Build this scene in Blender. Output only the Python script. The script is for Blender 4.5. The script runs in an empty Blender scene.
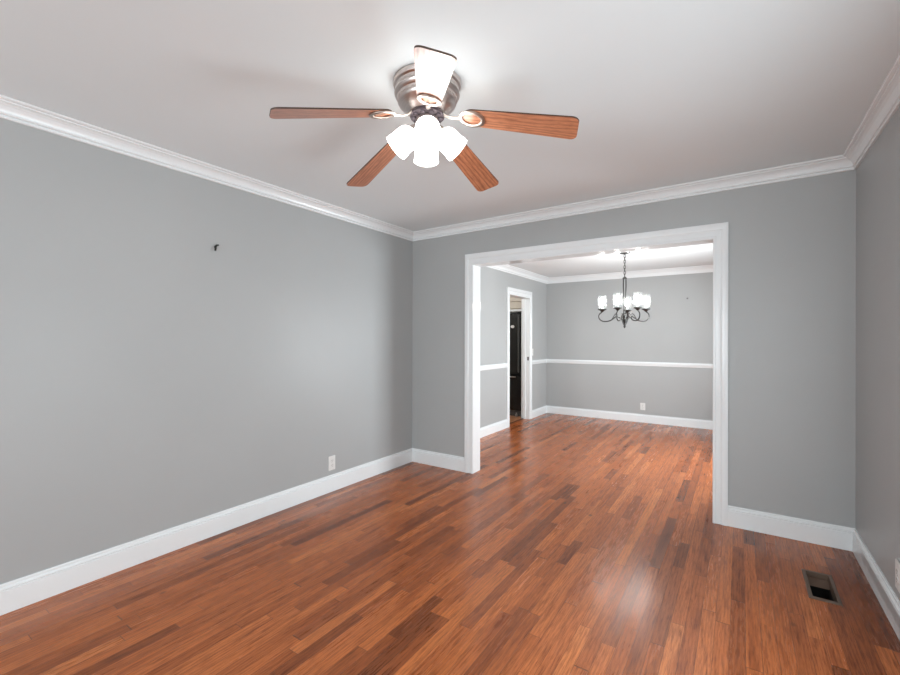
import bpy, math, random
from mathutils import Vector, Matrix
random.seed(7)
R = math.radians
PI = math.pi
S = bpy.context.scene
COL = S.collection

# ------------------------------------------------------------------ camera
F_PX, CY = 433.93, 338.0
YAW, PITCH, ROLL = R(33.794), R(0.034), R(0.1267)
CAM = Vector((0, 0, 1.312))
fwd = Vector((-math.sin(YAW)*math.cos(PITCH), math.cos(YAW)*math.cos(PITCH), math.sin(PITCH)))
rgt = Vector((math.cos(YAW), math.sin(YAW), 0))
upv = rgt.cross(fwd)
r2 = rgt*math.cos(ROLL) + upv*math.sin(ROLL)
u2 = -rgt*math.sin(ROLL) + upv*math.cos(ROLL)
cam_data = bpy.data.cameras.new('camera')
cam = bpy.data.objects.new('camera', cam_data)
COL.objects.link(cam)
cam.matrix_world = Matrix(((r2.x, u2.x, -fwd.x, CAM.x), (r2.y, u2.y, -fwd.y, CAM.y), (r2.z, u2.z, -fwd.z, CAM.z), (0, 0, 0, 1)))
cam_data.sensor_width = 36.0
cam_data.lens = F_PX/900*36.0
cam_data.shift_y = (CY-337.5)/900
cam_data.clip_start = 0.02
S.camera = cam

# ------------------------------------------------------------------ light
EXPOSURE = 0.13
S.view_settings.view_transform = 'Standard'
S.view_settings.look = 'None'
S.view_settings.gamma = 1.0
S.view_settings.use_curve_mapping = False
S.view_settings.exposure = EXPOSURE
S.cycles.use_denoising = True
S.cycles.max_bounces = 10
S.cycles.diffuse_bounces = 6
S.cycles.sample_clamp_indirect = 8.0
W = bpy.data.worlds.new('sky')
S.world = W
W.use_nodes = True
W.node_tree.nodes['Background'].inputs['Color'].default_value = (0.75, 0.87, 1.0, 1)
W.node_tree.nodes['Background'].inputs['Strength'].default_value = 1.0


def area(name, loc, direction, sx, sy, power, color=(1, 1, 1), spread=180):
    d = bpy.data.lights.new(name, 'AREA')
    d.shape = 'RECTANGLE'
    d.size, d.size_y = sx, sy
    d.energy = power
    d.color = color
    d.spread = R(spread)
    o = bpy.data.objects.new(name, d)
    COL.objects.link(o)
    o.location = loc
    o.rotation_euler = Vector(direction).to_track_quat('-Z', 'Z').to_euler()
    return o


FAN_GLOW = 7.5
CHAND_GLOW = 145.0
# area lights added for fill at unseen windows (behind and beside the camera, and in the dining room's right wall)
area('window_fill_right', (0.598, 1.40, 1.05), (-1, 0, 0), 1.6, 1.1, 37, (0.885, 0.965, 1.0))
area('window_fill_front', (-1.15, -2.91, 1.325), (0, 1, 0), 2.6, 1.45, 92, (0.885, 0.965, 1.0), 180)
area('window_fill_dining', (0.58, 5.2, 1.125), (-1, 0, 0), 1.5, 1.15, 82, (0.885, 0.96, 1.0), 150)
kl = bpy.data.lights.new('kitchen_lamp', 'POINT')
kl.energy = 22
kl.shadow_soft_size = 0.12
kl.color = (1, 0.98, 0.95)
klo = bpy.data.objects.new('kitchen_lamp', kl)
COL.objects.link(klo)
klo.location = (-3.7, 5.3, 2.15)


# ------------------------------------------------------------------ materials
def new_mat(name):
    m = bpy.data.materials.new(name)
    m.use_nodes = True
    nt = m.node_tree
    return m, nt, nt.nodes['Principled BSDF']


def N(nt, kind, **kw):
    n = nt.nodes.new(kind)
    for k, v in kw.items():
        setattr(n, k, v)
    return n


def mth(nt, op, a, b=None, c=None):
    n = N(nt, 'ShaderNodeMath', operation=op)
    for i, v in enumerate((a, b, c)):
        if v is None:
            continue
        if isinstance(v, (int, float)):
            n.inputs[i].default_value = v
        else:
            nt.links.new(v, n.inputs[i])
    return n.outputs[0]


def ramp(nt, fac, stops):
    n = N(nt, 'ShaderNodeValToRGB')
    e = n.color_ramp.elements
    while len(e) < len(stops):
        e.new(0.5)
    for i, (p, c) in enumerate(stops):
        e[i].position = p
        e[i].color = (c[0], c[1], c[2], 1)
    nt.links.new(fac, n.inputs[0])
    return n.outputs[0]


def noise(nt, vec, scale, detail=2.0, rough=0.5):
    n = N(nt, 'ShaderNodeTexNoise')
    n.inputs['Scale'].default_value = scale
    n.inputs['Detail'].default_value = detail
    n.inputs['Roughness'].default_value = rough
    if vec is not None:
        nt.links.new(vec, n.inputs['Vector'])
    return n.outputs[0]


def mixc(nt, fac, a, b, mode='MIX'):
    n = N(nt, 'ShaderNodeMix', data_type='RGBA', blend_type=mode)
    for s, v in ((n.inputs[0], fac), (n.inputs[6], a), (n.inputs[7], b)):
        if isinstance(v, (int, float)):
            s.default_value = v
        elif isinstance(v, tuple):
            s.default_value = (*v, 1)
        else:
            nt.links.new(v, s)
    return n.outputs[2]


def bump(nt, bsdf, h, strength, dist):
    b = N(nt, 'ShaderNodeBump')
    b.inputs['Strength'].default_value = strength
    b.inputs['Distance'].default_value = dist
    nt.links.new(h, b.inputs['Height'])
    nt.links.new(b.outputs[0], bsdf.inputs['Normal'])


def paint(name, col, rough, mottle=0.03, bump_s=0.05, coat=0.0):
    m, nt, p = new_mat(name)
    geo = N(nt, 'ShaderNodeNewGeometry')
    n1 = noise(nt, geo.outputs['Position'], 1.3, 3)
    a = tuple(c*(1-mottle) for c in col)
    b = tuple(min(1, c*(1+mottle)) for c in col)
    nt.links.new(ramp(nt, n1, [(0.3, a), (0.7, b)]), p.inputs['Base Color'])
    p.inputs['Roughness'].default_value = rough
    p.inputs['Coat Weight'].default_value = coat
    p.inputs['Coat Roughness'].default_value = 0.12
    if bump_s:
        bump(nt, p, noise(nt, geo.outputs['Position'], 260, 2), bump_s, 0.001)
    return m


def plain(name, col, rough=0.5, metal=0.0, emit=0.0, coat=0.0):
    m, nt, p = new_mat(name)
    geo = N(nt, 'ShaderNodeNewGeometry')
    n1 = noise(nt, geo.outputs['Position'], 40, 2)
    nt.links.new(ramp(nt, n1, [(0.3, tuple(c*0.95 for c in col)), (0.7, col)]), p.inputs['Base Color'])
    p.inputs['Roughness'].default_value = rough
    p.inputs['Metallic'].default_value = metal
    p.inputs['Coat Weight'].default_value = coat
    if emit:
        p.inputs['Emission Color'].default_value = (*col, 1)
        p.inputs['Emission Strength'].default_value = emit
    return m


def floor_mat(name, cols, gloss=0.2):
    m, nt, p = new_mat(name)
    geo = N(nt, 'ShaderNodeNewGeometry')
    sep = N(nt, 'ShaderNodeSeparateXYZ')
    nt.links.new(geo.outputs['Position'], sep.inputs[0])
    X, Y = sep.outputs[0], sep.outputs[1]
    BW = 0.0572
    xs = mth(nt, 'DIVIDE', mth(nt, 'ADD', X, 20.0), BW)
    row = mth(nt, 'FLOOR', xs)
    fx = mth(nt, 'FRACT', xs)
    w1 = N(nt, 'ShaderNodeTexWhiteNoise', noise_dimensions='1D')
    nt.links.new(row, w1.inputs['W'])
    w2 = N(nt, 'ShaderNodeTexWhiteNoise', noise_dimensions='1D')
    nt.links.new(mth(nt, 'ADD', row, 371.3), w2.inputs['W'])
    ln = mth(nt, 'MULTIPLY_ADD', w2.outputs['Value'], 0.6, 0.5)
    ys0 = mth(nt, 'DIVIDE', mth(nt, 'MULTIPLY_ADD', w1.outputs['Value'], 9.0, mth(nt, 'ADD', Y, 20.0)), ln)
    # unequal board lengths inside one row
    ys = mth(nt, 'MULTIPLY_ADD', mth(nt, 'SINE', mth(nt, 'MULTIPLY_ADD', ys0, 2.1, row)), 0.3, ys0)
    brd = mth(nt, 'FLOOR', ys)
    fy = mth(nt, 'FRACT', ys)
    cv = N(nt, 'ShaderNodeCombineXYZ')
    nt.links.new(row, cv.inputs[0])
    nt.links.new(brd, cv.inputs[1])
    wn = N(nt, 'ShaderNodeTexWhiteNoise', noise_dimensions='2D')
    nt.links.new(cv.outputs[0], wn.inputs['Vector'])
    rnd = wn.outputs['Value']
    sepc = N(nt, 'ShaderNodeSeparateColor')
    nt.links.new(wn.outputs['Color'], sepc.inputs[0])
    base = ramp(nt, rnd, cols)
    # grain, shifted per board
    gv = N(nt, 'ShaderNodeCombineXYZ')
    nt.links.new(mth(nt, 'MULTIPLY_ADD', sepc.outputs[0], 31.0, mth(nt, 'MULTIPLY', X, 14.0)), gv.inputs[0])
    nt.links.new(mth(nt, 'MULTIPLY_ADD', sepc.outputs[1], 47.0, mth(nt, 'MULTIPLY', Y, 1.1)), gv.inputs[1])
    nt.links.new(mth(nt, 'MULTIPLY', rnd, 19.0), gv.inputs[2])
    g1 = noise(nt, gv.outputs[0], 6.0, 5, 0.62)
    g2 = noise(nt, gv.outputs[0], 1.3, 3, 0.5)
    # cathedral lines
    wv = N(nt, 'ShaderNodeTexWave', wave_type='BANDS', bands_direction='X')
    wv.inputs['Scale'].default_value = 1.5
    wv.inputs['Distortion'].default_value = 9.0
    wv.inputs['Detail'].default_value = 2.0
    wv.inputs['Detail Scale'].default_value = 0.8
    nt.links.new(gv.outputs[0], wv.inputs['Vector'])
    c1 = mixc(nt, 1.0, base, ramp(nt, g1, [(0.28, (0.52, 0.45, 0.40)), (0.5, (1, 1, 1)), (0.75, (1.2, 1.17, 1.14))]), 'MULTIPLY')
    c2 = mixc(nt, 1.0, c1, ramp(nt, wv.outputs['Fac'], [(0.0, (0.86, 0.82, 0.8)), (0.45, (1, 1, 1)), (1.0, (1.05, 1.05, 1.05))]), 'MULTIPLY')
    c3 = mixc(nt, 1.0, c2, ramp(nt, g2, [(0.25, (0.62, 0.52, 0.46)), (0.42, (1, 1, 1)), (1, (1.05, 1.05, 1.05))]), 'MULTIPLY')
    fv = N(nt, 'ShaderNodeCombineXYZ')
    nt.links.new(mth(nt, 'MULTIPLY', X, 60.0), fv.inputs[0])
    nt.links.new(mth(nt, 'MULTIPLY_ADD', rnd, 23.0, mth(nt, 'MULTIPLY', Y, 2.2)), fv.inputs[1])
    g3 = noise(nt, fv.outputs[0], 7.0, 3, 0.6)
    c3 = mixc(nt, 1.0, c3, ramp(nt, g3, [(0.33, (0.58, 0.5, 0.45)), (0.48, (1, 1, 1)), (0.72, (1.1, 1.12, 1.14))]), 'MULTIPLY')
    # small knots
    kn = N(nt, 'ShaderNodeTexVoronoi', feature='F1')
    kn.inputs['Scale'].default_value = 2.3
    kv = N(nt, 'ShaderNodeVectorMath', operation='MULTIPLY')
    kv.inputs[1].default_value = (1.6, 1.0, 0.0)
    nt.links.new(geo.outputs['Position'], kv.inputs[0])
    nt.links.new(kv.outputs[0], kn.inputs['Vector'])
    c4 = mixc(nt, ramp(nt, kn.outputs['Distance'], [(0.0, (1, 1, 1)), (0.02, (0.8, 0.8, 0.8)), (0.06, (0, 0, 0))]), c3, (0.06, 0.022, 0.01))
    # seams
    sx = mth(nt, 'GREATER_THAN', mth(nt, 'ABSOLUTE', mth(nt, 'SUBTRACT', fx, 0.5)), 0.486)
    sy = mth(nt, 'GREATER_THAN', mth(nt, 'ABSOLUTE', mth(nt, 'SUBTRACT', fy, 0.5)), 0.4982)
    seam = mth(nt, 'MAXIMUM', sx, sy)
    c5 = mixc(nt, mth(nt, 'MULTIPLY', seam, 0.72), c4, (0.05, 0.02, 0.01))
    nt.links.new(c5, p.inputs['Base Color'])
    rg = mth(nt, 'MULTIPLY_ADD', sepc.outputs[2], 0.10, gloss-0.05)
    rg2 = mth(nt, 'MULTIPLY_ADD', g1, 0.10, rg)
    nt.links.new(rg2, p.inputs['Roughness'])
    p.inputs['IOR'].default_value = 1.43
    # cupped boards + grain
    cup = mth(nt, 'MULTIPLY', mth(nt, 'POWER', mth(nt, 'ABSOLUTE', mth(nt, 'SUBTRACT', fx, 0.5)), 2.0), 0.5)
    tilt = mth(nt, 'MULTIPLY', mth(nt, 'SUBTRACT', sepc.outputs[0], 0.5), mth(nt, 'MULTIPLY', fx, 0.35))
    wav = noise(nt, geo.outputs['Position'], 5.0, 2)
    hgt = mth(nt, 'ADD', mth(nt, 'ADD', mth(nt, 'MULTIPLY', g1, 0.10), mth(nt, 'ADD', cup, tilt)), mth(nt, 'MULTIPLY', wav, 0.9))
    hgt = mth(nt, 'SUBTRACT', hgt, mth(nt, 'MULTIPLY', seam, 0.25))
    bump(nt, p, hgt, 0.35, 0.004)
    return m


def oak_mat(name):
    m, nt, p = new_mat(name)
    tc = N(nt, 'ShaderNodeTexCoord')
    oi = N(nt, 'ShaderNodeObjectInfo')
    mp = N(nt, 'ShaderNodeVectorMath', operation='MULTIPLY')
    mp.inputs[1].default_value = (1.2, 8.0, 4.0)
    nt.links.new(tc.outputs['Object'], mp.inputs[0])
    off = N(nt, 'ShaderNodeCombineXYZ')
    nt.links.new(mth(nt, 'MULTIPLY', oi.outputs['Random'], 37.0), off.inputs[0])
    nt.links.new(mth(nt, 'MULTIPLY', oi.outputs['Random'], 5.3), off.inputs[1])
    ad = N(nt, 'ShaderNodeVectorMath', operation='ADD')
    nt.links.new(mp.outputs[0], ad.inputs[0])
    nt.links.new(off.outputs[0], ad.inputs[1])
    g = noise(nt, ad.outputs[0], 14.0, 5, 0.65)
    wv = N(nt, 'ShaderNodeTexWave', wave_type='BANDS', bands_direction='Y')
    wv.inputs['Scale'].default_value = 2.0
    wv.inputs['Distortion'].default_value = 11.0
    wv.inputs['Detail'].default_value = 1.5
    wv.inputs['Detail Scale'].default_value = 0.7
    nt.links.new(ad.outputs[0], wv.inputs['Vector'])
    c0 = ramp(nt, wv.outputs['Fac'], [(0.0, (0.34, 0.115, 0.052)), (0.18, (0.48, 0.19, 0.095)), (1.0, (0.58, 0.255, 0.14))])
    c1 = mixc(nt, 1.0, c0, ramp(nt, g, [(0.3, (0.5, 0.42, 0.36)), (0.55, (1, 1, 1))]), 'MULTIPLY')
    nt.links.new(c1, p.inputs['Base Color'])
    p.inputs['Roughness'].default_value = 0.35
    p.inputs['Coat Weight'].default_value = 0.6
    p.inputs['Coat Roughness'].default_value = 0.28
    return m


def brushed(name, col, rough):
    m, nt, p = new_mat(name)
    tc = N(nt, 'ShaderNodeTexCoord')
    mp = N(nt, 'ShaderNodeVectorMath', operation='MULTIPLY')
    mp.inputs[1].default_value = (3, 3, 220)
    nt.links.new(tc.outputs['Object'], mp.inputs[0])
    g = noise(nt, mp.outputs[0], 3.0, 3)
    nt.links.new(ramp(nt, g, [(0.3, tuple(c*0.82 for c in col)), (0.7, col)]), p.inputs['Base Color'])
    p.inputs['Metallic'].default_value = 1.0
    p.inputs['Roughness'].default_value = rough
    return m


def seeded_glass(name):
    m = bpy.data.materials.new(name)
    m.use_nodes = True
    nt = m.node_tree
    nt.nodes.clear()
    out = N(nt, 'ShaderNodeOutputMaterial')
    tr = N(nt, 'ShaderNodeBsdfTransparent')
    tr.inputs[0].default_value = (0.97, 0.98, 0.98, 1)
    tl = N(nt, 'ShaderNodeBsdfTranslucent')
    tl.inputs[0].default_value = (0.9, 0.92, 0.92, 1)
    gl = N(nt, 'ShaderNodeBsdfGlossy')
    gl.inputs['Roughness'].default_value = 0.08
    tc = N(nt, 'ShaderNodeTexCoord')
    n = noise(nt, tc.outputs['Object'], 45, 2)
    f = ramp(nt, n, [(0.4, (0.012, 0.012, 0.012)), (0.65, (0.05, 0.05, 0.05))])
    m1 = N(nt, 'ShaderNodeMixShader')
    nt.links.new(f, m1.inputs[0])
    nt.links.new(tr.outputs[0], m1.inputs[1])
    nt.links.new(tl.outputs[0], m1.inputs[2])
    m2 = N(nt, 'ShaderNodeMixShader')
    m2.inputs[0].default_value = 0.08
    nt.links.new(m1.outputs[0], m2.inputs[1])
    nt.links.new(gl.outputs[0], m2.inputs[2])
    nt.links.new(m2.outputs[0], out.inputs[0])
    return m


def glass_pane(name):
    m, nt, p = new_mat(name)
    p.inputs['Base Color'].default_value = (0.95, 0.98, 1, 1)
    p.inputs['Transmission Weight'].default_value = 1.0
    p.inputs['Roughness'].default_value = 0.0
    return m


M = dict(
    wall=paint('grey_wall_paint', (0.412, 0.426, 0.427), 0.42, 0.02, 0.06),
    wall_dining=paint('dining_wall_paint', (0.420, 0.432, 0.432), 0.42, 0.02, 0.06),
    ceiling=paint('ceiling_paint', (0.785, 0.852, 0.872), 0.8, 0.012, 0.05),
    ceiling_white=paint('dining_ceiling_paint', (0.775, 0.81, 0.82), 0.8, 0.01, 0.05),
    trim=paint('white_trim_paint', (0.815, 0.845, 0.855), 0.22, 0.01, 0.0),
    gloss_trim=paint('gloss_trim_paint', (0.815, 0.845, 0.855), 0.09, 0.01, 0.0),
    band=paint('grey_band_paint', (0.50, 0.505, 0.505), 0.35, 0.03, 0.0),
    cream=paint('cream_cabinet_paint', (0.60, 0.54, 0.45), 0.4, 0.03, 0.0),
    kitchen_wall=paint('kitchen_wall_paint', (0.55, 0.53, 0.48), 0.6, 0.02, 0.0),
    floor=floor_mat('oak_strip_floor', [(0.0, (0.180, 0.049, 0.014)), (0.10, (0.284, 0.079, 0.023)), (0.30, (0.378, 0.107, 0.030)), (0.75, (0.463, 0.136, 0.039)), (0.93, (0.501, 0.152, 0.043)), (1.0, (0.567, 0.188, 0.058))]),
    kitchen_floor=floor_mat('kitchen_oak_floor', [(0.0, (0.30, 0.13, 0.06)), (0.5, (0.38, 0.17, 0.08)), (1.0, (0.45, 0.21, 0.10))], 0.3),
    oak=oak_mat('oak_blade'),
    blade_edge=plain('dark_blade_edge', (0.06, 0.032, 0.022), 0.5),
    pewter=brushed('brushed_pewter', (0.62, 0.55, 0.52), 0.3),
    nickel=brushed('satin_nickel', (0.55, 0.49, 0.44), 0.4),
    dark_metal=plain('dark_flywheel_metal', (0.10, 0.08, 0.09), 0.4, 0.7),
    bronze=brushed('grey_bronze', (0.085, 0.083, 0.08), 0.4),
    seeded=seeded_glass('seeded_glass'),
    pane=glass_pane('window_glass'),
    plastic=plain('white_plastic', (0.80, 0.80, 0.78), 0.35),
    slot=plain('dark_slot', (0.04, 0.04, 0.04), 0.6),
    black=plain('black_appliance', (0.012, 0.012, 0.012), 0.22),
    black_trim=plain('charcoal_plastic', (0.10, 0.10, 0.10), 0.3),
    steel=plain('bright_steel', (0.6, 0.6, 0.6), 0.3, 1.0),
    vent=plain('brown_vent_metal', (0.16, 0.105, 0.075), 0.45, 0.4),
    duct=plain('dull_duct_metal', (0.02, 0.016, 0.014), 0.7, 0.0),
    nail=plain('dark_nail', (0.03, 0.03, 0.025), 0.5, 0.4),
    grey_nail=plain('grey_nail', (0.22, 0.22, 0.22), 0.5, 0.2),
    threshold=plain('dark_threshold', (0.05, 0.025, 0.015), 0.4),
)


def emitter(name, col, strength):
    m = bpy.data.materials.new(name)
    m.use_nodes = True
    nt = m.node_tree
    p = nt.nodes['Principled BSDF']
    p.inputs['Base Color'].default_value = (0.85, 0.85, 0.84, 1)
    p.inputs['Roughness'].default_value = 0.25
    p.inputs['Emission Color'].default_value = (*col, 1)
    p.inputs['Emission Strength'].default_value = strength
    return m


M['shade'] = emitter('lit_frosted_shade', (1.0, 0.985, 0.96), FAN_GLOW)
M['fan_bulb'] = emitter('lit_fan_bulb', (1.0, 0.97, 0.93), FAN_GLOW*3)
M['rim'] = plain('clear_glass_rim', (0.75, 0.76, 0.76), 0.15)
M['bulb'] = emitter('lit_candle_bulb', (1.0, 0.975, 0.94), CHAND_GLOW)


# ------------------------------------------------------------------ mesh helpers
class MB:
    def __init__(self):
        self.v, self.f, self.mi = [], [], []

    def add(self, vs, fs, mi=0):
        b = len(self.v)
        self.v += [tuple(x) for x in vs]
        self.f += [tuple(i+b for i in f) for f in fs]
        self.mi += [mi]*len(fs)

    def box(self, a, b, mi=0, bev=0.0):
        x0, y0, z0 = a
        x1, y1, z1 = b
        if bev <= 0:
            vs = [(x, y, z) for z in (z0, z1) for y in (y0, y1) for x in (x0, x1)]
            fs = [(0, 2, 3, 1), (4, 5, 7, 6), (0, 1, 5, 4), (2, 6, 7, 3), (0, 4, 6, 2), (1, 3, 7, 5)]
            self.add(vs, fs, mi)
            return
        c = ((x0+x1)/2, (y0+y1)/2, (z0+z1)/2)
        h = ((x1-x0)/2, (y1-y0)/2, (z1-z0)/2)
        vs, idx = [], {}
        for sx in (-1, 1):
            for sy in (-1, 1):
                for sz in (-1, 1):
                    s = (sx, sy, sz)
                    for ax in range(3):
                        q = [c[k] + s[k]*(h[k]-(0 if k == ax else bev)) for k in range(3)]
                        idx[(s, ax)] = len(vs)
                        vs.append(q)
        fs = []
        for ax in range(3):
            o = [k for k in range(3) if k != ax]
            for sg in (-1, 1):
                q = []
                for (p, r) in ((-1, -1), (1, -1), (1, 1), (-1, 1)):
                    s = [0, 0, 0]
                    s[ax] = sg
                    s[o[0]] = p
                    s[o[1]] = r
                    q.append(idx[(tuple(s), ax)])
                fs.append(tuple(q))
            for p in (-1, 1):
                for r in (-1, 1):
                    s0, s1 = [0]*3, [0]*3
                    s0[ax], s1[ax] = -1, 1
                    for s in (s0, s1):
                        s[o[0]] = p
                        s[o[1]] = r
                    s0, s1 = tuple(s0), tuple(s1)
                    fs.append((idx[(s0, o[0])], idx[(s1, o[0])], idx[(s1, o[1])], idx[(s0, o[1])]))
        for sx in (-1, 1):
            for sy in (-1, 1):
                for sz in (-1, 1):
                    fs.append(tuple(idx[((sx, sy, sz), k)] for k in range(3)))
        self.add(vs, fs, mi)

    def lathe(self, prof, n=48, mat=None, mi=0):
        """prof: (radius, z) from one end to the other; closed on the axis where radius is 0."""
        mat = mat or Matrix.Identity(4)
        rings, vs = [], []
        for r, z in prof:
            if r <= 1e-6:
                rings.append([len(vs)])
                vs.append(mat @ Vector((0, 0, z)))
            else:
                rings.append(list(range(len(vs), len(vs)+n)))
                for k in range(n):
                    a = 2*PI*k/n
                    vs.append(mat @ Vector((r*math.cos(a), r*math.sin(a), z)))
        fs = []
        for A, B in zip(rings, rings[1:]):
            for k in range(n):
                k2 = (k+1) % n
                if len(A) == 1 and len(B) == 1:
                    continue
                if len(A) == 1:
                    fs.append((A[0], B[k2], B[k]))
                elif len(B) == 1:
                    fs.append((A[k], A[k2], B[0]))
                else:
                    fs.append((A[k], A[k2], B[k2], B[k]))
        self.add(vs, fs, mi)

    def tube(self, pts, rad, n=10, closed=False, mi=0, flat=None):
        """round tube along points; flat=(a, b) gives an elliptic section (a along the frame normal)."""
        P = [Vector(p) for p in pts]
        L = len(P)
        rad = [rad]*L if isinstance(rad, (int, float)) else rad
        T = []
        for i in range(L):
            if closed:
                t = P[(i+1) % L]-P[i-1]
            else:
                t = P[min(i+1, L-1)]-P[max(i-1, 0)]
            T.append(t.normalized())
        ref = Vector((0, 0, 1)) if abs(T[0].z) < 0.9 else Vector((1, 0, 0))
        nrm = (ref - T[0]*ref.dot(T[0])).normalized()
        vs, fs = [], []
        for i in range(L):
            nrm = (nrm - T[i]*nrm.dot(T[i])).normalized()
            bi = T[i].cross(nrm)
            ra, rb = (rad[i], rad[i]) if flat is None else (flat[0]*rad[i], flat[1]*rad[i])
            for k in range(n):
                a = 2*PI*k/n
                vs.append(P[i] + nrm*math.cos(a)*ra + bi*math.sin(a)*rb)
        for i in range(L if closed else L-1):
            j = (i+1) % L
            for k in range(n):
                k2 = (k+1) % n
                fs.append((i*n+k, i*n+k2, j*n+k2, j*n+k))
        if not closed:
            fs.append(tuple(range(n))[::-1])
            fs.append(tuple((L-1)*n+k for k in range(n)))
        self.add(vs, fs, mi)

    def prism(self, outline, z0, z1, mi=0, side_mi=None, inset=0.0):
        n = len(outline)
        vs = [(x, y, z0) for x, y in outline] + [(x, y, z1) for x, y in outline]
        self.add(vs, [tuple(range(n))[::-1], tuple(range(n, 2*n))], mi)
        self.add(vs, [(k, (k+1) % n, n+(k+1) % n, n+k) for k in range(n)], mi if side_mi is None else side_mi)

    def build(self, name, mats, parent=None, smooth=35, loc=None):
        me = bpy.data.meshes.new(name)
        vs = self.v
        if loc is not None:
            vs = [(x-loc[0], y-loc[1], z-loc[2]) for x, y, z in vs]
        me.from_pydata(vs, [], self.f)
        mats = mats if isinstance(mats, (list, tuple)) else [mats]
        for m in mats:
            me.materials.append(m)
        me.polygons.foreach_set('material_index', self.mi)
        import bmesh
        bm = bmesh.new()
        bm.from_mesh(me)
        bmesh.ops.remove_doubles(bm, verts=bm.verts, dist=1e-6)
        bmesh.ops.recalc_face_normals(bm, faces=bm.faces)
        bm.to_mesh(me)
        bm.free()
        if smooth:
            me.polygons.foreach_set('use_smooth', [True]*len(me.polygons))
            me.set_sharp_from_angle(angle=R(smooth))
        me.update()
        o = bpy.data.objects.new(name, me)
        COL.objects.link(o)
        if loc is not None:
            o.location = loc
        if parent is not None:
            o.parent = parent
        return o


def tag(o, label, cat, group=None):
    o['label'] = label
    o['category'] = cat
    if group:
        o['group'] = group
    return o


def thing(name, label, cat, loc=(0, 0, 0), rot=(0, 0, 0), group=None):
    o = bpy.data.objects.new(name, None)
    COL.objects.link(o)
    o.location = loc
    o.rotation_euler = rot
    return tag(o, label, cat, group)


def struct(o, label=None):
    o['kind'] = 'structure'
    if label:
        o['label'] = label
        o['category'] = o.name.split('_')[0]
    return o


def box_obj(name, boxes, mat, parent=None, bev=0.0, loc=None):
    m = MB()
    for a, b in boxes:
        m.box(a, b, 0, bev)
    return m.build(name, mat, parent, loc=loc)


def dup(o, parent):
    c = o.copy()
    COL.objects.link(c)
    c.parent = parent
    for ch in list(o.children):
        d = ch.copy()
        COL.objects.link(d)
        d.parent = c
    return c


def sweep(path, prof, closed=False, dz=None, zmap=None):
    """mouldings along a plan path with the room on its left: one MB per segment, mitred."""
    n = len(path)
    P = [Vector((p[0], p[1])) for p in path]
    seg = [(i, (i+1) % n) for i in range(n if closed else n-1)]
    nor = []
    for a, b in seg:
        d = (P[b]-P[a]).normalized()
        nor.append(Vector((-d.y, d.x)))

    def miter(i):
        if closed:
            n0, n1 = nor[i-1], nor[i]
        else:
            n0 = nor[max(i-1, 0)]
            n1 = nor[min(i, len(nor)-1)]
        s = n0+n1
        return s*(2/s.dot(s))
    out = []
    for a, b in seg:
        m = MB()
        vs = []
        for i in (a, b):
            mv = miter(i)
            for o, z in prof:
                q = P[i]+mv*o
                vs.append((q.x, q.y, z+(dz[i] if dz else 0)))
        k = len(prof)
        fs = [(j, (j+1) % k, k+(j+1) % k, k+j) for j in range(k)]
        fs += [tuple(range(k)), tuple(range(k, 2*k))[::-1]]
        m.add(vs, fs)
        out.append(m)
    return out


def casing(u0, u1, ztop, prof, to3d):
    """casing round three sides of an opening u0..u1, 0..ztop; prof: (distance outwards from the opening, protrusion)."""
    res = []
    path = [(u0, 0), (u0, ztop), (u1, ztop), (u1, 0)]
    mit = [(-1, 0), (-1, 1), (1, 1), (1, 0)]
    for a in range(3):
        m = MB()
        vs = []
        for i in (a, a+1):
            for w, pz in prof:
                vs.append(to3d(path[i][0]+mit[i][0]*w, path[i][1]+mit[i][1]*w, pz))
        k = len(prof)
        fs = [(j, (j+1) % k, k+(j+1) % k, k+j) for j in range(k)]
        fs += [tuple(range(k)), tuple(range(k, 2*k))[::-1]]
        m.add(vs, fs)
        res.append(m)
    return res


# ------------------------------------------------------------------ the rooms
XL, XR, YF, YB = -2.9115, 0.5933, -2.9, 3.6292
WT = 0.1156
YD0 = YB+WT
DX, DXR, DY, DH = -2.8541, 0.575, 7.3321, 2.3729
OX0, OX1, OZ = -2.1524, -0.1634, 2.0212          # the cased opening between the rooms
T = 0.12
KX0, KX1, KY0, KY1 = -4.9, DX-T, 4.3, 7.42       # kitchen beyond the doorway
DR0, DR1, DRZ = 5.835, 6.572, 1.962              # doorway in the dining room's left wall
VX0, VX1, VY0, VY1 = 0.291, 0.421, 2.842, 3.172  # floor register, outer frame
HL, HR = 2.427, 2.445                            # ceiling heights at the two far corners


def hz(x, y):
    s = (x-XL)/(XR-XL)
    t = max(0, min(1, (y+0.6)/(YB+0.6)))
    back = HL+(HR-HL)*s
    return 2.44*(1-t)+back*t


def grid_floor(name, xs, ys, holes, z0, z1, mat):
    m = MB()
    for i in range(len(xs)-1):
        for j in range(len(ys)-1):
            if (i, j) in holes:
                continue
            m.box((xs[i], ys[j], z0), (xs[i+1], ys[j+1], z1))
    return m.build(name, mat, smooth=0)


hx0, hx1, hy0, hy1 = VX0+0.014, VX1-0.014, VY0+0.02, VY1-0.02
fl = grid_floor('floor', [DX-0.10, hx0, hx1, XR+0.05], [YF-0.05, hy0, hy1, DY+0.05], {(1, 1)}, -0.04, 0.0, M['floor'])
struct(fl)
struct(box_obj('floor_kitchen', [((KX0-0.1, KY0-0.1, -0.04), (DX-0.10, KY1+0.1, 0.0))], M['kitchen_floor']))

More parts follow.
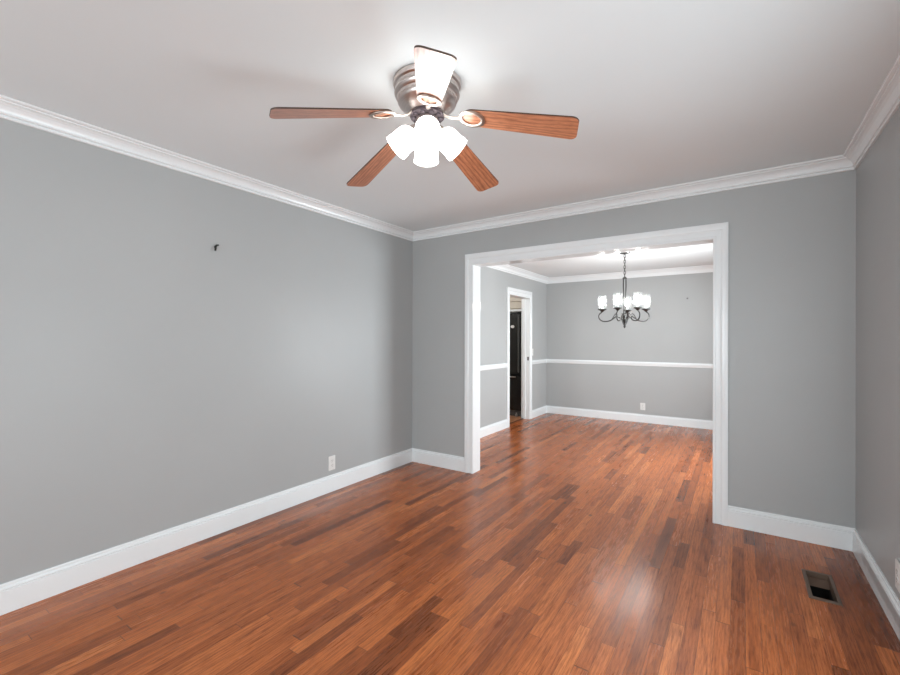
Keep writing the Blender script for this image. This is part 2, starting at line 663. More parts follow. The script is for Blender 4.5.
# ceilings
m = MB()
xs, ys = (XL-0.1, XR+0.1), (YF-0.1, YB+0.06)
vs = [(x, y, hz(x, y)+d) for d in (0, 0.05) for y in ys for x in xs]
m.add(vs, [(0, 2, 3, 1), (4, 5, 7, 6), (0, 1, 5, 4), (2, 6, 7, 3), (0, 4, 6, 2), (1, 3, 7, 5)])
struct(m.build('ceiling', M['ceiling'], smooth=0))
struct(box_obj('ceiling_dining', [((DX-0.1, YB+0.06, DH), (DXR+0.1, DY+0.1, DH+0.05))], M['ceiling_white']))
struct(box_obj('ceiling_kitchen', [((KX0-0.1, KY0-0.1, DH), (DX-0.1, KY1+0.1, DH+0.05))], M['ceiling_white']))

ZT = 2.43
W1 = (0.55, 2.25, 0.45, 1.65)      # unseen window in the right wall, placed for the light: y0, y1, z0, z1
W2 = (-2.5, 0.2, 0.55, 2.1)       # window added behind the camera, set far back to even the light: x0, x1
W3 = (4.4, 6.0, 0.5, 1.75)       # window added in the dining room's right wall, out of view, to light it


def wall_y(name, x0, x1, y0, y1, hole, mat, ztop=ZT):
    """wall slab running along Y with an opening (y0, y1, z0, z1)."""
    a, b, z0, z1 = hole
    bx = [((x0, y0, 0), (x1, a, ztop)), ((x0, b, 0), (x1, y1, ztop)), ((x0, a, z1), (x1, b, ztop))]
    if z0 > 0:
        bx.append(((x0, a, 0), (x1, b, z0)))
    return struct(box_obj(name, bx, mat))


struct(box_obj('wall_left', [((XL-T, YF-T, 0), (XL, YB, ZT))], M['wall']))
wall_y('wall_right', XR, XR+T, YF-T, YB, W1, M['wall'])
a, b, z0, z1 = W2
struct(box_obj('wall_front', [((XL, YF-T, 0), (a, YF, ZT)), ((b, YF-T, 0), (XR, YF, ZT)), ((a, YF-T, z1), (b, YF, ZT)), ((a, YF-T, 0), (b, YF, z0))], M['wall']))
struct(box_obj('wall_back', [((XL-T, YB, 0), (OX0-0.02, YD0-0.004, ZT)), ((OX1+0.02, YB, 0), (XR+T, YD0-0.004, ZT)), ((OX0-0.02, YB, OZ+0.02), (OX1+0.02, YD0-0.004, ZT))], M['wall']))
struct(box_obj('wall_dining_front', [((DX, YD0-0.004, 0), (OX0-0.02, YD0, DH)), ((OX1+0.02, YD0-0.004, 0), (DXR, YD0, DH)), ((OX0-0.02, YD0-0.004, OZ+0.02), (OX1+0.02, YD0, DH))], M['wall_dining']))
wall_y('wall_dining_left', DX-T, DX, YD0-0.004, DY, (DR0-0.02, DR1+0.02, 0, DRZ+0.02), M['wall_dining'], DH)
struct(box_obj('wall_dining_back', [((DX-T, DY, 0), (DXR+T, DY+T, DH))], M['wall_dining']))
wall_y('wall_dining_right', DXR, DXR+T, YD0-0.004, DY, W3, M['wall_dining'], DH)
struct(box_obj('wall_kitchen_left', [((KX0-T, KY0-T, 0), (KX0, KY1+T, DH))], M['kitchen_wall']))
struct(box_obj('wall_kitchen_back', [((KX0, KY1, 0), (KX1, KY1+T, DH))], M['kitchen_wall']))
struct(box_obj('wall_kitchen_front', [((KX0, KY0-T, 0), (KX1, KY0, DH))], M['kitchen_wall']))

# unseen windows built round the added lights: frame, sash bars and pane
def window(name, ax, base, sgn, u0, u1, z0, z1):
    def q(u, d, z):
        return (base+sgn*d, u, z) if ax == 'x' else (u, base+sgn*d, z)

    def bx(mb, ua, ub, da, db, za, zb):
        p, r = q(ua, da, za), q(ub, db, zb)
        mb.box(tuple(min(i, j) for i, j in zip(p, r)), tuple(max(i, j) for i, j in zip(p, r)))
    f = MB()
    w = 0.045
    bx(f, u0, u0+w, 0.02, 0.10, z0, z1)
    bx(f, u1-w, u1, 0.02, 0.10, z0, z1)
    bx(f, u0+w, u1-w, 0.02, 0.10, z0, z0+w)
    bx(f, u0+w, u1-w, 0.02, 0.10, z1-w, z1)
    zm = (z0+z1)/2
    bx(f, u0+w, u1-w, 0.045, 0.085, zm-0.02, zm+0.02)
    um = (u0+u1)/2
    bx(f, um-0.02, um+0.02, 0.045, 0.085, z0+w, z1-w)
    o = struct(f.build(name, M['trim']))
    g = MB()
    bx(g, u0+w, u1-w, 0.058, 0.062, z0+w, z1-w)
    g.build('pane', M['pane'], o)
    c = MB()
    cw = 0.085
    bx(c, u0-cw, u0, -0.018, -0.0, z0-cw, z1+cw)
    bx(c, u1, u1+cw, -0.018, -0.0, z0-cw, z1+cw)
    bx(c, u0, u1, -0.018, -0.0, z1, z1+cw)
    bx(c, u0, u1, -0.018, -0.0, z0-cw, z0)
    c.build('window_casing', M['trim'], o)
    return o


window('unseen_window_1', 'x', XR, 1, *W1)
window('unseen_window_2', 'y', YF, -1, *W2)
window('unseen_window_3', 'x', DXR, 1, *W3)

# mouldings
CROWN = [(0, -0.0836), (0.010, -0.0836), (0.013, -0.080), (0.013, -0.0735), (0.0085, -0.0715), (0.0085, -0.068), (0.017, -0.066), (0.020, -0.062), (0.018, -0.058), (0.0155, -0.0565),
         (0.0175, -0.050), (0.023, -0.040), (0.031, -0.030), (0.041, -0.0225), (0.0535, -0.018), (0.0535, -0.0125), (0.060, -0.0115), (0.0675, -0.009), (0.0704, -0.005), (0.0704, 0), (0, 0)]
corners = [(XL, YB), (XL, YF), (XR, YF), (XR, YB)]
for k, mb in enumerate(sweep(corners, CROWN, True, [hz(*c) for c in corners])):
    struct(mb.build('trim_%d' % (k+1), M['trim'], smooth=14))
DCROWN = [(0, -0.0965), (0.010, -0.0965), (0.014, -0.090), (0.015, -0.080), (0.022, -0.076), (0.024, -0.066), (0.030, -0.05),
          (0.042, -0.035), (0.058, -0.023), (0.061, -0.015), (0.074, -0.012), (0.08, 0), (0, 0)]
dcorn = [(DX, DY), (DX, YD0), (DXR, YD0), (DXR, DY)]
for k, mb in enumerate(sweep(dcorn, DCROWN, True, [DH]*4)):
    struct(mb.build('trim_%d' % (k+5), M['trim'], smooth=14))

BASE = [(0, 0), (0.016, 0), (0.016, 0.107), (0.012, 0.109), (0.012, 0.1125), (0.0165, 0.1145), (0.0165, 0.119), (0.011, 0.122), (0.008, 0.127), (0.0085, 0.136), (0.006, 0.1408), (0, 0.1408)]
CW_S, CW_T = 0.0926, 0.1108
bpath = [(OX0-CW_S, YB), (XL, YB), (XL, YF), (XR, YF), (XR, YB), (OX1+CW_S, YB)]
bb = {}
for nm, mb in zip(('baseboard_back_left', 'baseboard_left', 'baseboard_front', 'baseboard_right', 'baseboard_back_right'), sweep(bpath, BASE)):
    bb[nm] = struct(mb.build(nm, M['trim'], smooth=14))
DBASE = [(o, z*0.1274/0.1408) for o, z in BASE]
dpath = [(OX1+CW_S, YD0), (DXR, YD0), (DXR, DY), (DX, DY), (DX, DR1+0.093)]
for nm, mb in zip(('baseboard_dining_front_right', 'baseboard_dining_right', 'baseboard_dining_back', 'baseboard_dining_left_far'), sweep(dpath, DBASE)):
    struct(mb.build(nm, M['trim'], smooth=14))
dpath2 = [(DX, DR0-0.078), (DX, YD0), (OX0-CW_S, YD0)]
for nm, mb in zip(('baseboard_dining_left_near', 'baseboard_dining_front_left'), sweep(dpath2, DBASE)):
    struct(mb.build(nm, M['trim'], smooth=14))
# grey band on the face of the right baseboard
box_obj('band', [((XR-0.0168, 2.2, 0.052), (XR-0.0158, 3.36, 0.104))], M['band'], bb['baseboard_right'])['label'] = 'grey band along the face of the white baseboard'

# chair rail
RAIL = [(0, 0.885), (0.010, 0.885), (0.013, 0.893), (0.013, 0.905), (0.020, 0.915), (0.022, 0.930), (0.016, 0.944), (0.010, 0.9505), (0, 0.9505)]
n_tr = 9
for path in ([(OX1+CW_S, YD0), (DXR, YD0), (DXR, W3[0]-0.0)], [(DXR, W3[1]), (DXR, DY), (DX, DY), (DX, DR1+0.093)], [(DX, DR0-0.078), (DX, YD0), (OX0-CW_S, YD0)]):
    for mb in sweep(path, RAIL):
        struct(mb.build('trim_%d' % n_tr, M['trim']))
        n_tr += 1

# cased opening: casing on both faces and a gloss painted jamb
CAS = [(0, 0), (0, 0.0135), (0.006, 0.0165), (0.016, 0.0165), (0.019, 0.0125), (0.030, 0.0135), (0.046, 0.0125), (0.052, 0.0145), (0.056, 0.0185), (0.070, 0.0205), (0.0815, 0.020), (0.0926, 0.017), (0.0926, 0)]


def scaled(prof, w):
    return [(a*w/0.0926, b) for a, b in prof]


def casing_trim(u0, u1, zt, wl, wt, wr, to3d, mat):
    """left, head and right members with their own widths, mitred."""
    global n_tr
    path = [(u0, 0), (u0, zt), (u1, zt), (u1, 0)]
    fac = [(-wl, 0), (-wl, wt), (wr, wt), (wr, 0)]
    for s in range(3):
        m_ = MB()
        vs = []
        for i in (s, s+1):
            for w, pz in CAS:
                k = w/0.0926
                vs.append(to3d(path[i][0]+fac[i][0]*k, path[i][1]+fac[i][1]*k, pz))
        k = len(CAS)
        fs = [(j, (j+1) % k, k+(j+1) % k, k+j) for j in range(k)]
        fs += [tuple(range(k)), tuple(range(k, 2*k))[::-1]]
        m_.add(vs, fs)
        struct(m_.build('trim_%d' % n_tr, mat, smooth=14))
        n_tr += 1


casing_trim(OX0, OX1, OZ, CW_S, CW_T, CW_S, lambda u, z, d: (u, YB-d, z), M['trim'])
casing_trim(OX0, OX1, OZ, CW_S, CW_T, CW_S, lambda u, z, d: (u, YD0+d, z), M['trim'])
jamb = box_obj('trim_%d' % n_tr, [((OX0-0.02, YB, 0), (OX0, YD0, OZ)), ((OX1, YB, 0), (OX1+0.02, YD0, OZ)), ((OX0-0.02, YB, OZ), (OX1+0.02, YD0, OZ+0.02))], M['gloss_trim'])
struct(jamb)
n_tr += 1
# doorway to the kitchen
casing_trim(DR0, DR1, DRZ, 0.078, 0.107, 0.093, lambda u, z, d: (DX+d, u, z), M['trim'])
casing_trim(DR0, DR1, DRZ, 0.078, 0.107, 0.093, lambda u, z, d: (DX-T-d, u, z), M['trim'])
dj = box_obj('door_1', [((DX-T, DR0-0.02, 0), (DX, DR0, DRZ)), ((DX-T, DR1, 0), (DX, DR1+0.02, DRZ)), ((DX-T, DR0-0.02, DRZ), (DX, DR1+0.02, DRZ+0.02)),
                        ((DX-T+0.02, DR1-0.012, 0), (DX-T+0.06, DR1, DRZ))], M['trim'])
struct(dj)
sp = box_obj('strike_plate', [((DX-0.028, DR1-0.0025, 0.955), (DX-0.002, DR1+0.001, 1.012))], M['slot'], dj)
sp['label'] = 'dark metal strike plate on white door jamb'
struct(box_obj('trim_%d' % n_tr, [((DX-0.11, DR0, 0.0), (DX-0.085, DR1, 0.006))], M['threshold']))
n_tr += 1

# ------------------------------------------------------------------ kitchen things seen through the doorway
FX0, FX1, FYF, FZ = -3.78, -3.035, 6.68, 1.735
fr = thing('refrigerator', 'tall black refrigerator seen through the narrow doorway on the far left', 'refrigerator', ((FX0+FX1)/2, FYF+0.35, 0))


def local(o, mb, name, mat, **kw):
    l = o.location
    mb.v = [(x-l.x, y-l.y, z-l.z) for x, y, z in mb.v]
    return mb.build(name, mat, o, **kw)


mb = MB(); mb.box((FX0, FYF+0.055, 0.05), (FX1, FYF+0.70, FZ-0.02), 0, 0.006); local(fr, mb, 'body', M['black'])
mb = MB(); mb.box((FX0+0.002, FYF, 0.70), (FX1-0.002, FYF+0.05, FZ), 0, 0.012); door = local(fr, mb, 'door', M['black'])
mb = MB(); mb.box((FX0+0.002, FYF, 0.10), (FX1-0.002, FYF+0.05, 0.685), 0, 0.012); drawer = local(fr, mb, 'freezer_drawer', M['black'])
mb = MB(); mb.box((FX1-0.062, FYF-0.022, 0.74), (FX1-0.035, FYF+0.002, 1.70), 0, 0.008); h = local(fr, mb, 'handle', M['black_trim'])
mb = MB(); mb.box((FX0+0.08, FYF-0.03, 0.655), (FX1-0.10, FYF+0.002, 0.672), 0, 0.005); h2 = local(fr, mb, 'handle', M['steel'])
h2['label'] = 'bright metal drawer handle'
mb = MB(); mb.box((FX1-0.18, FYF+0.005, FZ), (FX1-0.07, FYF+0.06, FZ+0.02), 0, 0.006); local(fr, mb, 'hinge_cover', M['black_trim'])
mb = MB()
mb.lathe([(0, -0.002), (0.030, -0.002), (0.034, 0.0), (0.034, 0.002), (0, 0.002)], 32, Matrix.Translation((FX1-0.165, FYF-0.001, 1.51)) @ Matrix.Rotation(R(90), 4, 'X') @ Matrix.Diagonal((1, 0.72, 1, 1)))
bd = local(fr, mb, 'badge', M['plastic']); bd['label'] = 'white oval badge on the door'
mb = MB(); mb.box((FX0+0.03, FYF+0.04, 0.0), (FX1-0.03, FYF+0.07, 0.09), 0); local(fr, mb, 'kick_grille', M['black_trim'])
for sx in (FX0+0.08, FX1-0.10):
    mb = MB(); mb.lathe([(0, 0), (0.022, 0), (0.022, 0.03), (0.012, 0.04), (0.012, 0.06), (0, 0.06)], 16, Matrix.Translation((sx, FYF+0.02, 0)))
    ft = local(fr, mb, 'foot', M['steel'])

cb = thing('wall_cabinet', 'cream painted wall cabinet mounted above the black refrigerator', 'cabinet', ((FX0+FX1)/2, FYF+0.35, 1.775))
cx0, cx1 = FX0-0.02, KX1-0.001
mb = MB(); mb.box((cx0, FYF+0.04, 1.775), (cx1, KY1-0.001, 2.35)); local(cb, mb, 'body', M['cream'])
mb = MB(); mb.box((cx0, FYF+0.0, 1.765), (cx1, FYF+0.055, 1.80), 0, 0.004); local(cb, mb, 'bottom_rail', M['trim'])
for z0_, z1_ in ((1.815, 1.925), (1.935, 2.06), (2.07, 2.2)):
    mb = MB(); mb.box((cx0, FYF+0.015, z0_), (cx1, FYF+0.045, z1_), 0, 0.005); local(cb, mb, 'panel', M['cream'])

# ------------------------------------------------------------------ ceiling fan
FC = Vector((-1.153, 1.537, 0))
FZT = hz(FC.x, FC.y)
fan = thing('ceiling_fan', 'flush mount ceiling fan with five oak blades, pewter housing and four lit white shades', 'ceiling fan', (FC.x, FC.y, FZT))
Z = lambda z: z-FZT
mb = MB()
mb.lathe([(0, 0), (0.149, 0), (0.1495, -0.012), (0.147, -0.020), (0.140, -0.026), (0.1385, -0.034), (0.143, -0.042), (0.1445, -0.052), (0.1405, -0.062),
          (0.133, -0.068), (0.1315, -0.074), (0.1315, -0.080), (0, -0.080)], 72)
mb.build('canopy', M['pewter'], fan, smooth=30)
mb = MB()
mb.lathe([(0, -0.079), (0.130, -0.079), (0.1295, -0.088), (0.124, -0.098), (0.112, -0.110), (0.098, -0.121), (0.086, -0.130), (0.080, -0.136), (0, -0.136)], 72)
mb.build('motor_housing', M['pewter'], fan, smooth=30)
mb = MB()
mb.lathe([(0, -0.135), (0.074, -0.135), (0.076, -0.139), (0.076, -0.149), (0.060, -0.153), (0, -0.153)], 48)
for k in range(10):
    a = 2*PI*k/10
    mb.lathe([(0, -0.158), (0.010, -0.158), (0.012, -0.155), (0.012, -0.150), (0, -0.150)], 10, Matrix.Translation((0.060*math.cos(a), 0.060*math.sin(a), 0)))
mb.build('flywheel', M['dark_metal'], fan)
mb = MB()
mb.lathe([(0, -0.152), (0.044, -0.152), (0.050, -0.156), (0.0515, -0.162), (0.0515, -0.205), (0.048, -0.212), (0.053, -0.216), (0.053, -0.224), (0.040, -0.234), (0.018, -0.240), (0.012, -0.252), (0, -0.256)], 56)
mb.build('switch_housing', M['pewter'], fan)
Z0B, Z1B, RB, PH = 2.304, 2.169, 0.641, 0.369
slope = math.atan2(Z0B-Z1B, RB)


def rounded_blade():
    """outline in the blade's own plane; x outward from the fan axis."""
    pts = []
    w0, w1, x0_, x1_ = 0.050, 0.0665, 0.165, RB/math.cos(slope)
    rc = 0.028
    # tip corners
    for sg, rng in ((-1, range(0, 7)), (1, range(6, -1, -1))):
        for i in rng:
            a = PI/2*i/6
            pts.append((x1_-rc+rc*math.sin(a), sg*(w1-rc+rc*math.cos(a))))
    # root: half round
    for i in range(0, 13):
        a = PI/2 + PI*i/12
        pts.append((x0_+0.045+0.045*math.cos(a), w0*math.sin(a)))
    return pts


bl = MB()
bl.prism(rounded_blade(), 0.0, 0.006, 0, 1)
first = bl.build('blade', [M['oak'], M['blade_edge']], fan, smooth=30)
# blade bracket below the blade: arm from the flywheel ending in an open oval ring
br = MB()
ring = []
for i in range(36):
    a = 2*PI*i/36
    ring.append((0.205+0.050*math.cos(a), 0.041*math.sin(a), -0.004))
br.tube(ring, 0.0095, 10, closed=True, flat=(0.5, 1.0))
arm = [(0.050, 0, 0.013), (0.075, 0, 0.008), (0.095, 0, -0.003), (0.12, 0, -0.007), (0.158, 0, -0.004)]
br.tube(arm, [0.013, 0.012, 0.009, 0.009, 0.012], 12, flat=(0.55, 1.0))
for (sx_, sy_) in ((0.205, 0.041), (0.205, -0.041), (0.252, 0)):
    br.lathe([(0, -0.010), (0.004, -0.0095), (0.006, -0.007), (0.006, 0), (0, 0)], 12, Matrix.Translation((sx_, sy_, 0)))
br_o = br.build('blade_bracket', M['nickel'], first)
blades = [first]
for k in range(1, 5):
    blades.append(dup(first, fan))
for k, o in enumerate(blades):
    a = PH+k*2*PI/5
    # counter-clockwise edge lower, tip drooping; no two blades hang quite alike
    pitch, sag = ((-12.5, 0), (-12.5, 0.004), (-12, 0.020), (-9.5, -0.002), (-11.5, 0.010))[k]
    o.matrix_local = Matrix.Translation((0, 0, Z(Z0B))) @ Matrix.Rotation(a, 4, 'Z') @ Matrix.Rotation(slope+sag/RB, 4, 'Y') @ Matrix.Rotation(R(pitch), 4, 'X')

# light kit
CAMROT = math.atan2(-FC.y, -FC.x)     # direction from the fan towards the viewer's corner
sh = MB()
SH = [(0.024, 0.0), (0.031, 0.003), (0.043, 0.013), (0.0505, 0.028), (0.0535, 0.046), (0.0535, 0.066), (0.0545, 0.084), (0.0572, 0.099), (0.0585, 0.103)]
SH2 = [(0.0585, 0.103), (0.0600, 0.1065), (0.0585, 0.108), (0.0565, 0.105), (0.0560, 0.102)]
SH3 = [(0.0560, 0.102), (0.0522, 0.084), (0.0512, 0.066), (0.0512, 0.046), (0.0482, 0.030), (0.041, 0.016), (0.028, 0.006), (0.0, 0.006)]
sh.lathe(SH, 40)
sh.lathe(SH2, 40, mi=1)
sh.lathe(SH3, 40)
shade0 = sh.build('light_shade', [M['shade'], M['rim']], fan, smooth=50)
bu = MB()
bu.lathe([(0, 0.090), (0.012, 0.088), (0.021, 0.080), (0.024, 0.070), (0.021, 0.058), (0.014, 0.044), (0.012, 0.020), (0.012, 0.008), (0, 0.008)], 24)
bu.build('bulb', M['fan_bulb'], shade0)
sa = MB()
sa.lathe([(0, -0.030), (0.014, -0.030), (0.022, -0.024), (0.0265, -0.014), (0.028, 0.004), (0.026, 0.006), (0, 0.005)], 28)
sa.tube([(0, 0, -0.026), (0.0, 0, -0.040), (0.004, 0, -0.055)], [0.010, 0.010, 0.011], 12)
sa.build('shade_holder', M['pewter'], shade0)
shades = [shade0]+[dup(shade0, fan) for _ in range(3)]
for k, o in enumerate(shades):
    a = CAMROT + k*PI/2 + R(1.5)
    tilt = R(180-46)
    o.matrix_local = Matrix.Rotation(a, 4, 'Z') @ Matrix.Translation((0.060, 0, Z(2.222))) @ Matrix.Rotation(tilt, 4, 'Y')

# ------------------------------------------------------------------ chandelier
CH = Vector((-1.178, 5.6, 0))
ch = thing('chandelier', 'dark metal chandelier with scroll arms and lit clear glass cylinder shades in dining room', 'chandelier', (CH.x, CH.y, DH))
ch.scale = (0.99, 0.99, 0.99)
ZC = lambda z: z-DH
mb = MB()
mb.lathe([(0, 0), (0.066, 0), (0.066, -0.006), (0.060, -0.016), (0.040, -0.024), (0.014, -0.028), (0.010, -0.036), (0, -0.038)], 40)
mb.build('canopy', M['bronze'], ch)
mb = MB()
# chain of oval links from canopy to the frame loop
zt, zb = -0.034, ZC(2.065)
nl = 8
stp = (zt-zb)/nl
for i in range(nl):
    zc = zt-stp*(i+0.5)
    pts = []
    for j in range(20):
        a = 2*PI*j/20
        u, w = 0.011*math.cos(a), (stp*0.5+0.006)*math.sin(a)
        pts.append((u, 0, zc+w) if i % 2 == 0 else (0, u, zc+w))
    mb.tube(pts, 0.0032, 6, closed=True)
mb.build('chain', M['bronze'], ch)
mb = MB()
mb.lathe([(0, ZC(2.07)), (0.008, ZC(2.068)), (0.020, ZC(2.056)), (0.026, ZC(2.048)), (0.026, ZC(2.040)), (0.010, ZC(2.036)), (0, ZC(2.036))], 28)
for k in range(4):
    a = PI/4+k*PI/2
    c_, s_ = math.cos(a), math.sin(a)
    mb.tube([(0.021*c_, 0.021*s_, ZC(2.04)), (0.022*c_, 0.022*s_, ZC(1.95)), (0.018*c_, 0.018*s_, ZC(1.86)), (0.010*c_, 0.010*s_, ZC(1.76)), (0.013*c_, 0.013*s_, ZC(1.66)), (0.02*c_, 0.02*s_, ZC(1.60))], 0.004, 8)
mb.build('cage_stem', M['bronze'], ch)
mb = MB()
mb.lathe([(0, ZC(1.62)), (0.012, ZC(1.618)), (0.020, ZC(1.60)), (0.024, ZC(1.58)), (0.016, ZC(1.56)), (0.022, ZC(1.545)), (0.030, ZC(1.53)), (0.026, ZC(1.51)), (0.014, ZC(1.49)), (0.010, ZC(1.47)), (0.015, ZC(1.455)), (0.010, ZC(1.44)), (0.004, ZC(1.43)), (0, ZC(1.427))], 28)
for k in range(5):          # leaves folding down to the finial
    a = 2*PI*k/5+0.3
    c_, s_ = math.cos(a), math.sin(a)
    mb.tube([(0.014*c_, 0.014*s_, ZC(1.47)), (0.030*c_, 0.030*s_, ZC(1.51)), (0.046*c_, 0.046*s_, ZC(1.555)), (0.058*c_, 0.058*s_, ZC(1.575))], [0.006, 0.010, 0.008, 0.002], 8, flat=(0.5, 1.0))
mb.build('finial', M['bronze'], ch)
arm = MB()
RA = 0.262
pts = []
ctrl = [(0.018, 1.535), (0.055, 1.560), (0.095, 1.575), (0.125, 1.555), (0.160, 1.530), (0.205, 1.517), (0.255, 1.520), (0.290, 1.545), (0.302, 1.580), (0.292, 1.612), (0.272, 1.628), (RA, 1.640)]


def catmull(P, n=5):
    o = []
    for i in range(len(P)-1):
        p0, p1, p2, p3 = P[max(i-1, 0)], P[i], P[i+1], P[min(i+2, len(P)-1)]
        for s in range(n):
            t = s/n
            o.append(tuple(0.5*((2*b)+(-a+c)*t+(2*a-5*b+4*c-d)*t*t+(-a+3*b-3*c+d)*t**3) for a, b, c, d in zip(p0, p1, p2, p3)))
    o.append(P[-1])
    return o


for r, z in catmull(ctrl):
    pts.append((r, 0, ZC(z)))
arm.tube(pts, 0.0075, 10)
# inner scroll
sc = [(0.160, 1.530), (0.138, 1.556), (0.120, 1.590), (0.098, 1.612), (0.078, 1.600), (0.082, 1.580), (0.098, 1.582)]
arm.tube([(r, 0, ZC(z)) for r, z in catmull(sc)], 0.0045, 8)
arm0 = arm.build('arm', M['bronze'], ch)
TA = Matrix.Translation((RA, 0, 0))
cu = MB()
cu.lathe([(0, ZC(1.632)), (0.010, ZC(1.634)), (0.020, ZC(1.645)), (0.030, ZC(1.655)), (0.052, ZC(1.662)), (0.054, ZC(1.667)), (0.050, ZC(1.672)), (0, ZC(1.672))], 32, TA)
cu.build('candle_cup', M['bronze'], arm0)
gs = MB()
gs.lathe([(0.050, ZC(1.673)), (0.050, ZC(1.842)), (0.0475, ZC(1.842)), (0.0475, ZC(1.673)), (0.050, ZC(1.673))], 40, TA)
gs.build('glass_shade', M['seeded'], arm0)
cs = MB()
cs.lathe([(0, ZC(1.672)), (0.012, ZC(1.672)), (0.012, ZC(1.725)), (0, ZC(1.725))], 20, TA)
cs.build('candle_sleeve', M['plastic'], arm0)
bu = MB()
bu.lathe([(0, ZC(1.820)), (0.006, ZC(1.812)), (0.016, ZC(1.790)), (0.0205, ZC(1.768)), (0.018, ZC(1.748)), (0.011, ZC(1.728)), (0.010, ZC(1.724)), (0, ZC(1.724))], 24, TA)
bu.build('bulb', M['bulb'], arm0)
arms = [arm0]+[dup(arm0, ch) for _ in range(4)]
for o, deg in zip(arms, (21, 83, 180, 253, 303)):
    o.rotation_euler = (0, 0, YAW+R(deg-21.9))

# ------------------------------------------------------------------ outlets, switch, nails, floor register
def outlet(label, loc, rz, w=0.072, hgt=0.118, group=None):
    t = thing('wall_outlet', label, 'outlet', loc, (0, 0, rz), group)
    mb = MB(); mb.box((-w/2, -0.006, -hgt/2), (w/2, 0.0, hgt/2), 0, 0.0025); mb.build('cover_plate', M['plastic'], t)
    for sz in (-1, 1):
        mb = MB()
        mb.lathe([(0, 0), (0.0165, 0), (0.0165, 0.0015), (0.0155, 0.003), (0, 0.003)], 28, Matrix.Translation((0, -0.005, sz*0.0195)) @ Matrix.Rotation(R(90), 4, 'X'))
        so = mb.build('socket', M['plastic'], t)
        mb = MB()
        for dx in (-0.006, 0.006):
            mb.box((dx-0.001, -0.0084, sz*0.0195-0.001), (dx+0.001, -0.0079, sz*0.0195+0.008))
        mb.lathe([(0, 0), (0.0022, 0), (0.0022, 0.0005), (0, 0.0005)], 12, Matrix.Translation((0, -0.0079, sz*0.0195-0.008)) @ Matrix.Rotation(R(90), 4, 'X'))
        mb.build('slots', M['slot'], so)
    mb = MB()
    mb.lathe([(0, 0), (0.003, 0), (0.0025, 0.001), (0, 0.0012)], 14, Matrix.Translation((0, -0.006, 0)) @ Matrix.Rotation(R(90), 4, 'X'))
    mb.build('screw', M['steel'], t)
    return t


outlet('white outlet plate low on the long left wall', (XL, 2.530, 0.241), R(90), 0.074, 0.122)
outlet('small white outlet plate on the dining room back wall above the baseboard', (-1.270, DY, 0.249), 0, 0.073, 0.110)
outlet('white outlet plate on the right wall above the baseboard, cut by frame edge', (XR, 2.738, 0.250), R(-90), 0.074, 0.130)

sw = thing('light_switch', 'white light switch plate beside the casing of the kitchen doorway', 'light switch', (DX, 6.702, 1.085), (0, 0, R(90)))
mb = MB(); mb.box((-0.036, -0.006, -0.058), (0.036, 0, 0.058), 0, 0.0025); mb.build('cover_plate', M['plastic'], sw)
mb = MB(); mb.box((-0.005, -0.014, -0.008), (0.005, -0.004, 0.012), 0, 0.002); mb.build('toggle', M['plastic'], sw)

# bent nail in the left wall
mb = MB()
mb.tube([(XL-0.004, 1.532, 1.917), (XL+0.010, 1.531, 1.916), (XL+0.014, 1.530, 1.910), (XL+0.014, 1.526, 1.890)], [0.005, 0.006, 0.0062, 0.0055], 10)
mb.tube([(XL+0.010, 1.530, 1.918), (XL+0.013, 1.538, 1.928), (XL+0.013, 1.548, 1.931)], [0.0055, 0.006, 0.005], 10)
o = mb.build('picture_hook', M['nail'], loc=(XL, 1.532, 1.91))
tag(o, 'small dark bent picture hook left on the bare left wall', 'hook')
mb = MB()
mb.lathe([(0, -0.005), (0.005, -0.005), (0.005, 0.012), (0.012, 0.013), (0.013, 0.018), (0, 0.019)], 16, Matrix.Translation((-0.655, DY, 1.912)) @ Matrix.Rotation(R(90), 4, 'X'))
o = mb.build('wall_nail', M['grey_nail'], loc=(-0.655, DY, 1.912))
tag(o, 'grey nail head on the dining room back wall, right of the chandelier', 'nail')

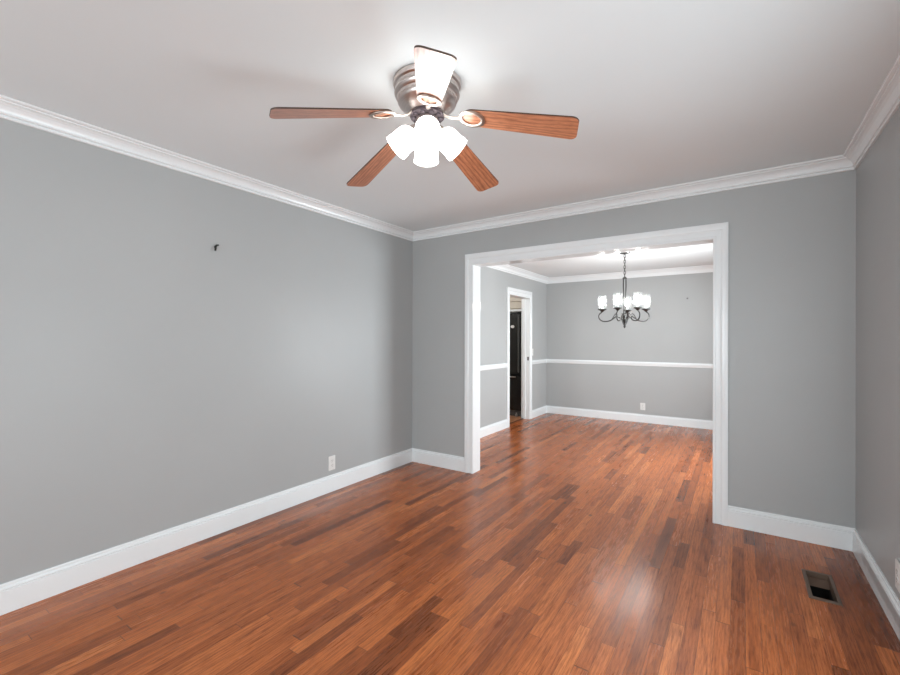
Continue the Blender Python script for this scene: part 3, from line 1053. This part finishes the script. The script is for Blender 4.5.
# floor register
vt = thing('floor_register', 'open brown metal floor register set into the oak boards near the right corner', 'floor register', ((VX0+VX1)/2, (VY0+VY1)/2, 0))
mb = MB()
ring_o = [(VX0, VY0), (VX1, VY0), (VX1, VY1), (VX0, VY1)]
ring_m = [(VX0+0.004, VY0+0.004), (VX1-0.004, VY0+0.004), (VX1-0.004, VY1-0.004), (VX0+0.004, VY1-0.004)]
e = 0.0165
ring_i = [(VX0+e, VY0+e+0.004), (VX1-e, VY0+e+0.004), (VX1-e, VY1-e-0.004), (VX0+e, VY1-e-0.004)]
levels = [(ring_o, 0.0), (ring_o, 0.003), (ring_m, 0.006), (ring_i, 0.006), (ring_i, -0.05)]
vs = [(x, y, z) for rr_, z in levels for x, y in rr_]
fs = []
for l in range(len(levels)-1):
    for k in range(4):
        k2 = (k+1) % 4
        fs.append((l*4+k, l*4+k2, (l+1)*4+k2, (l+1)*4+k))
mb.add(vs, fs)
local(vt, mb, 'frame', M['vent'], smooth=0)
mb = MB()
ix0, ix1, iy0, iy1 = VX0+e+0.001, VX1-e-0.001, VY0+e+0.005, VY1-e-0.005
d0 = -0.22
mb.box((ix0-0.002, iy0, d0), (ix0, iy1, -0.045))
mb.box((ix1, iy0, d0), (ix1+0.002, iy1, -0.045))
mb.box((ix0, iy0-0.002, d0), (ix1, iy0, -0.045))
mb.box((ix0, iy1, d0), (ix1, iy1+0.002, -0.045))
mb.box((ix0, iy0, d0-0.002), (ix1, iy1, d0))
local(vt, mb, 'duct', M['duct'], smooth=0)
for yy, zz in ((VY1-0.06, -0.03),):
    mb = MB()
    mb.add([(ix0, yy-0.028, zz-0.012), (ix1, yy-0.028, zz-0.012), (ix1, yy+0.028, zz+0.010), (ix0, yy+0.028, zz+0.010),
            (ix0, yy-0.028, zz-0.010), (ix1, yy-0.028, zz-0.010), (ix1, yy+0.028, zz+0.012), (ix0, yy+0.028, zz+0.012)],
           [(0, 1, 2, 3), (4, 7, 6, 5), (0, 4, 5, 1), (1, 5, 6, 2), (2, 6, 7, 3), (3, 7, 4, 0)])
    local(vt, mb, 'damper', M['vent'], smooth=0)
